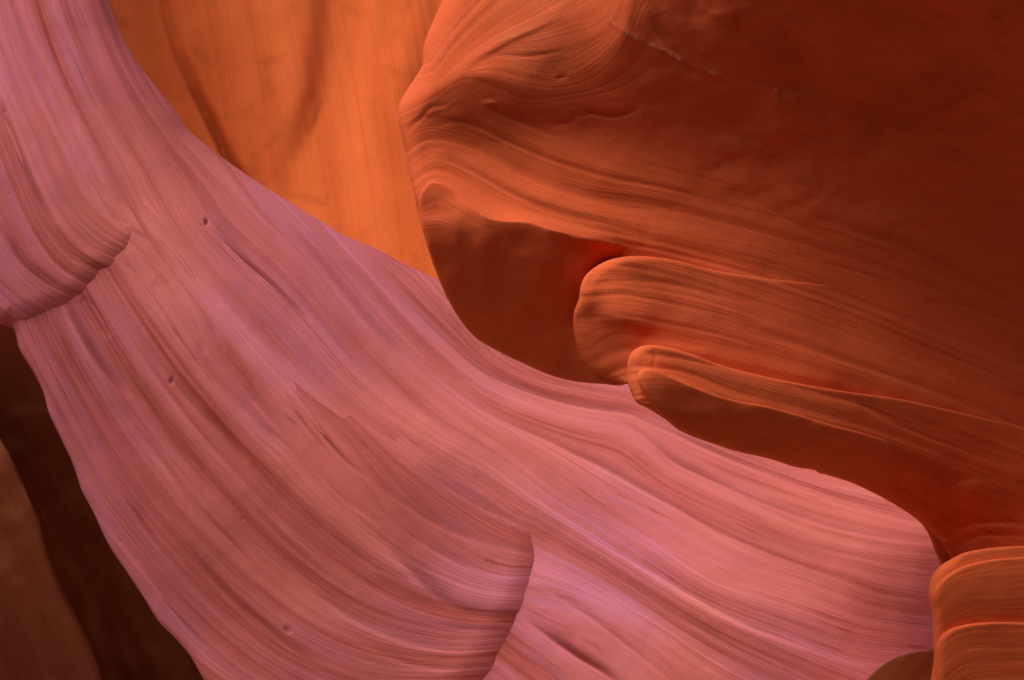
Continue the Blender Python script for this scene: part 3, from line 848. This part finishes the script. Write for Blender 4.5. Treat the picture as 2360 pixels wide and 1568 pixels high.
pr, qr = stroke(pr, qr, [(1500, -100), (1500, 20), (1530, 80), (1600, 140), (1700, 190)], .35, -.1, 18)
RR = integrate(pr, qr, 4.8, [(1020, 0), (974, 148), (920, 240), (943, 395), (1006, 630), (1092, 775), (1320, 879), (1450, 895), (1560, 989), (1850, 1080), (2110, 1195), (2190, 1285), (2600, 1290), (2600, -290), (1100, -290)])
RR -= lat(RR, np.array([1100.]), np.array([300.]))[0]


def feature(U, V, u, v, ru, rv, ang, amp):
    """one small dent or knob"""
    c, s = math.cos(math.radians(ang)), math.sin(math.radians(ang))
    x, y = (U - u) * c + (V - v) * s, -(U - u) * s + (V - v) * c
    return amp * np.exp(-(x / ru) ** 2 - (y / rv) ** 2)


def depth_R(U, V):
    Y = 4.9 + lat(RR, U, V)
    far_ = 0.6 * sstep(U, 1350, 1750) * sstep(470 + 0.28 * (U - 1500) - V, -60, 160)
    Y = Y + far_ * (0.014 * vnoise(U / 130, V / 90, 301) + 0.008 * vnoise(U / 60, V / 38, 302) + 0.003 * vnoise(U / 25, V / 17, 303))
    for f in ((1130, 238, 14, 5, 0, -.006), (1790, 211, 5, 5, 0, -.03)):
        Y = Y + feature(U, V, *f)
    return Y


over = thing("rock_overhang", "massive orange sandstone overhang with rounded nose and layered shelves filling the right side", "rock overhang", (1.2, 5.2, 0))
nose = [(1040, -60, 60), (1020, 0, 60), (1000, 45, 60), (983, 85, 55), (974, 120, 50), (974, 148, 40), (958, 178, 55), (935, 212, 60), (920, 240, 60), (917, 270, 55), (924, 305, 45), (934, 345, 40), (943, 395, 35), (953, 445, 28), (966, 500, 16),
        (982, 560, 10), (1006, 630, 8), (1033, 692, 8), (1062, 740, 8), (1092, 775, 8), (1150, 811, 8), (1210, 840, 8), (1265, 864, 8), (1320, 879, 8), (1380, 885, 8), (1445, 886, 8)]
rock_sheet("rock_brow", [(1130, -285, 60)] + nose + [(1600, 900, 1), (2000, 985, 1), (2359, 1070, 1), (2610, 1150, 1), (2610, -285, 1)], depth_R, S_R, MAT_ORANGE, parent=over, seams=SEAM_R, ribs=0.006, rough=0.0025, seed=50, step=4.0, back=5)

def along_u(us, vals):
    def f(U, V):
        x = U + 0.25 * (800 - V)
        y = np.interp(x, us, vals)
        return 0.5 * y + 0.25 * np.interp(x - 60, us, vals) + 0.25 * np.interp(x + 60, us, vals)
    return f


A_R3 = along_u([1330, 1450, 1600, 1750, 2000, 2300, 2600], [.18, .16, .10, .04, -.01, -.02, -.02])
rock_sheet("rock_shelf", [(1440, 592, 16), (1400, 601, 22), (1370, 617, 28), (1348, 637, 32), (1338, 660, 32), (1334, 690, 32), (1324, 715, 35), (1321, 745, 38), (1326, 780, 38), (1335, 812, 36), (1352, 842, 30), (1378, 862, 22), (1410, 876, 14), (1445, 886, 10),
                          (1600, 900, 1), (2100, 1000, 1), (2610, 1200, 1), (2610, 850, 3), (2359, 756, 3), (2100, 680, 4), (1900, 655, 5), (1750, 640, 7), (1620, 617, 9), (1560, 601, 11), (1500, 592, 13)],
           lambda U, V: depth_R(U, V) - A_R3(U, V), S_R, MAT_ORANGE, parent=over, seams=SEAM_R, ribs=0.007, rough=0.0025, seed=50, step=4.0, back=4)

A_R4 = along_u([1350, 1450, 1600, 1800, 2000, 2300, 2600], [.36, .34, .26, .15, .06, .02, .012])
ledge_low = [(1450, 895, 22), (1458, 912, 22), (1466, 927, 20), (1490, 940, 16), (1515, 955, 12), (1540, 972, 10), (1560, 989, 8), (1590, 1004, 8), (1640, 1022, 7), (1700, 1041, 7), (1770, 1057, 7), (1850, 1080, 7), (1870, 1082, 7), (1900, 1093, 7), (1960, 1112, 7),
             (2020, 1140, 8), (2065, 1165, 10), (2110, 1195, 12), (2150, 1230, 14), (2178, 1262, 16), (2190, 1285, 16)]
rock_sheet("rock_ledge", [(1530, 799, 10), (1500, 795, 12), (1475, 799, 18), (1456, 812, 22), (1447, 833, 25), (1446, 865, 25)] + ledge_low + [(2215, 1330, 16), (2300, 1400, 10), (2610, 1400, 1), (2610, 1085, 3), (2359, 985, 3), (2100, 925, 4), (1900, 895, 5), (1750, 865, 6), (1650, 838, 8), (1590, 815, 9)],
           lambda U, V: depth_R(U, V) - A_R4(U, V), S_R, MAT_ORANGE, parent=over, seams=SEAM_R, ribs=0.007, rough=0.0025, seed=50, step=4.0, back=4)
# smooth undersides: faces of their own, cut square across the layers
rock_sheet("rock_underside", [(967, 447, 10), (972, 436, 8), (980, 428, 5), (986, 421, 4), (1000, 418, 3), (1020, 422, 3), (1040, 434, 3), (1062, 453, 3), (1078, 468, 3), (1100, 483, 3), (1130, 501, 3), (1165, 507, 3), (1215, 509, 3), (1245, 519, 3), (1280, 530, 3), (1340, 545, 2), (1385, 552, 1),
                              (1450, 620, 1), (1470, 760, 1), (1460, 870, 4), (1445, 884, 8), (1380, 884, 8), (1320, 878, 8), (1265, 863, 8), (1210, 839, 8), (1150, 810, 8), (1092, 774, 8), (1063, 739, 8), (1034, 691, 8), (1007, 629, 8), (983, 560, 10), (967, 500, 12)],
           lambda U, V: depth_R(U, V) - 0.018 + 0.03 * sstep(U, 1250, 1400) * sstep(700 - V, 0, 160), S_R * 0.25, MAT_ORANGE, parent=over, ribs=0.0, rough=0.012, seed=55, step=4.0, back=3, seams=SEAM_R[25:26])
rock_sheet("rock_underside", [(1468, 872, 12), (1472, 857, 9), (1484, 850, 6), (1510, 853, 5), (1540, 865, 4), (1576, 882, 4), (1633, 904, 4), (1699, 923, 4), (1766, 936, 3), (1851, 959, 3), (1908, 977, 3), (1979, 996, 2), (2050, 1018, 1), (2120, 1050, 1),
                              (2110, 1110, 1), (2070, 1150, 3)] + [(a + 1, b - 1, r) for a, b, r in ledge_low[5:16]][::-1] + [(1530, 962, 12), (1508, 940, 14), (1487, 912, 14), (1474, 890, 14)],
           lambda U, V: depth_R(U, V) - A_R4(U, V) - 0.05 * (1 - sstep(U, 1450, 1650)) - 0.016 + 0.03 * sstep(U, 1980, 2110), S_R * 0.25, MAT_ORANGE, parent=over, ribs=0.0, rough=0.010, seed=56, step=4.0, back=3)
# darker rim showing behind the lower ledge
rim = [(1880, 1085, 8), (1930, 1098, 8), (2000, 1126, 8), (2060, 1158, 8), (2105, 1190, 8), (2132, 1218, 8), (2145, 1243, 8), (2160, 1283, 8), (2172, 1306, 8), (2200, 1360, 8)]
rock_sheet("rock_rim", rim + [(2500, 1500, 5), (2550, 1000, 5), (2100, 1000, 5), (1900, 1050, 3)],
           lambda U, V: depth_R(U, V) - A_R4(U, V) + 0.22, S_R, MAT_ORANGE, parent=over, seams=SEAM_R, ribs=0.004, rough=0.003, seed=51, step=5)

# ================================================================ COLUMN, LOWER RIGHT
C_lines = [(0.0, [(2140, 1340), (2170, 1300), (2220, 1270), (2359, 1240)]), (0.6, [(2145, 1370), (2180, 1325), (2250, 1297), (2359, 1283)]),
           (1.6, [(2140, 1440), (2200, 1385), (2359, 1360)]), (2.4, [(2150, 1500), (2168, 1465), (2215, 1440), (2359, 1433)]), (3.6, [(2150, 1600), (2200, 1540), (2359, 1520)]), (-1.0, [(2170, 1230), (2359, 1150)])]
S_C = strata_field(C_lines)
C_ctrl = [(2160, 1350, -.5, .2), (2200, 1300, -.2, .4), (2300, 1270, 0, .3), (2359, 1250, 0, .3), (2170, 1400, -.45, .0), (2250, 1400, -.2, -.05), (2350, 1400, -.05, -.05), (2200, 1500, -.3, .1), (2350, 1500, -.05, .05), (2200, 1650, -.3, 0), (2500, 1400, .2, 0), (2500, 1700, .2, 0), (1900, 1400, -.5, 0), (2300, 1100, 0, .3), (0, 0, 0, 0)]
pc, qc = slopes(C_ctrl)
qc = qc - 0.22
RC = integrate(pc, qc, 4.7)
RC -= lat(RC, np.array([2200.]), np.array([1400.]))[0]
colm = thing("rock_column", "rounded orange rock pillar with two arched bedding seams in the lower right corner", "rock pillar", (1.6, 4.2, 0))
rock_sheet("pillar_cap", [(2359, 1258, 4), (2270, 1265, 5), (2215, 1277, 8), (2190, 1290, 20), (2165, 1306, 24), (2150, 1325, 28), (2142, 1350, 30), (2140, 1372, 30), (2143, 1395, 30), (2148, 1420, 30), (2150, 1460, 26), (2152, 1500, 20), (2152, 1540, 20), (2160, 1700, 20), (2160, 1880, 20), (2600, 1880, 3), (2600, 1257, 3), (2480, 1256, 3)],
           lambda U, V: 4.80 + lat(RC, U, V), S_C * 0.4, MAT_PLAIN, parent=colm, ribs=0.0025, rough=0.0025, seed=60, step=4.0, back=6)
rock_sheet("pillar_belt", [(2359, 1284, 4), (2290, 1289, 5), (2245, 1297, 6), (2205, 1311, 8), (2175, 1330, 12), (2155, 1352, 16), (2146, 1375, 20), (2148, 1402, 24), (2152, 1440, 24), (2153, 1500, 20), (2153, 1700, 20), (2600, 1700, 3), (2600, 1282, 3), (2480, 1282, 3)],
           lambda U, V: 4.783 + lat(RC, U, V), S_C * 0.4, MAT_PLAIN, parent=colm, ribs=0.0025, rough=0.0025, seed=60, step=4.0, back=6)
rock_sheet("pillar_base", [(2359, 1435, 5), (2280, 1434, 6), (2225, 1440, 8), (2190, 1450, 12), (2168, 1466, 18), (2157, 1487, 22), (2154, 1520, 24), (2157, 1568, 24), (2160, 1700, 24), (2160, 1880, 20), (2600, 1880, 3), (2600, 1436, 3), (2480, 1436, 3)],
           lambda U, V: 4.75 + lat(RC, U, V), S_C * 0.4, MAT_PLAIN, parent=colm, ribs=0.0025, rough=0.0025, seed=62, step=4.0, back=6)

# dark boulder by the foot of the column
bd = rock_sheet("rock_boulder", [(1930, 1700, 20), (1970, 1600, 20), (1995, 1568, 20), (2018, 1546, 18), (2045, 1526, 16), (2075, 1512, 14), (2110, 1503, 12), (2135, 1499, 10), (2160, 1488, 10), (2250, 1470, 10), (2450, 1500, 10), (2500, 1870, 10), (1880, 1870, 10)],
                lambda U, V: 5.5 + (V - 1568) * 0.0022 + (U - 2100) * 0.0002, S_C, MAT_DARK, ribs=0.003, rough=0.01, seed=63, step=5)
tag(bd, "small dark brown rock peeking out at the bottom beside the pillar", "rock")

# ================================================================ CANYON SURROUNDINGS (floor, walls out of view; roofs and side wall added for shade)
def slab(name, pts, mat, n=40, amp=0.25, seed=70):
    """big undulating wall through four corners a b c d"""
    a, b, c, d = [np.array(x, float) for x in pts]
    s, t = np.meshgrid(np.linspace(0, 1, n * 2), np.linspace(0, 1, n))
    s_, t_ = s[..., None], t[..., None]
    co = (a * (1 - s_) + b * s_) * (1 - t_) + (d * (1 - s_) + c * s_) * t_
    nrm = np.cross(b - a, d - a)
    nrm = nrm / np.linalg.norm(nrm)
    L = np.linalg.norm(b - a)
    w = vnoise(s * L * .25, t * 3, seed) * 1.0 + vnoise(s * L * .7, t * 7, seed + 1) * .3
    co = co + nrm * (w * amp)[..., None]
    H, W = s.shape
    idx = np.arange(H * W).reshape(H, W)
    f = np.stack([idx[:-1, :-1].ravel(), idx[:-1, 1:].ravel(), idx[1:, 1:].ravel(), idx[1:, :-1].ravel()], -1)
    at = np.stack([s * L * .5, t * 6, 0 * s], -1).reshape(-1, 3)
    o = add_mesh(name, co.reshape(-1, 3), f, mat, at)
    o["kind"] = "structure"
    return o


slab("canyon_floor", [(-30, -20, -0.6), (30, -20, -0.6), (30, 30, -0.6), (-30, 30, -0.6)], MAT_TAN, amp=.08)
slab("canyon_wall_right", [(5.5, -9, -0.8), (5.5, 9, -0.8), (4.2, 9, 9), (3.6, -9, 9)], MAT_TAN, amp=.4, seed=80)
slab("canyon_wall_back", [(-8, -5, -0.8), (6, -6, -0.8), (6, -5, 9), (-8, -4, 9)], MAT_TAN, amp=.4, seed=84)
slab("canyon_wall_left", [(-3.6, 4.5, -0.8), (-3.4, -7, -0.8), (-3.8, -7, 6), (-4.0, 4.5, 5.5)], MAT_TAN, amp=.3, seed=88)  # unseen wall, set close in to keep sun off the near floor
slab("sky_blocker_ledge", [(1.9, -7, 6.2), (9, -7, 6.0), (9, 5.0, 4.9), (2.3, 4.6, 4.6)], MAT_TAN, amp=.2, seed=92)  # unseen slab added overhead so the overhang gets mostly bounce light
slab("sun_blocker_side", [(-5.0, 13, -0.8), (-4.6, 5.5, -0.8), (-4.6, 5.5, 5.2), (-5.2, 13, 5.5)], MAT_ORANGE, amp=.1, seed=96)  # unseen slab added to keep the sun off the buttress
slab("sky_blocker_near", [(-9, -7, 7.2), (2.3, -7, 7.0), (2.3, 0.8, 6.4), (-9, 0.8, 6.8)], MAT_TAN, amp=.2, seed=99)  # unseen slab added above the camera to cut sky fill
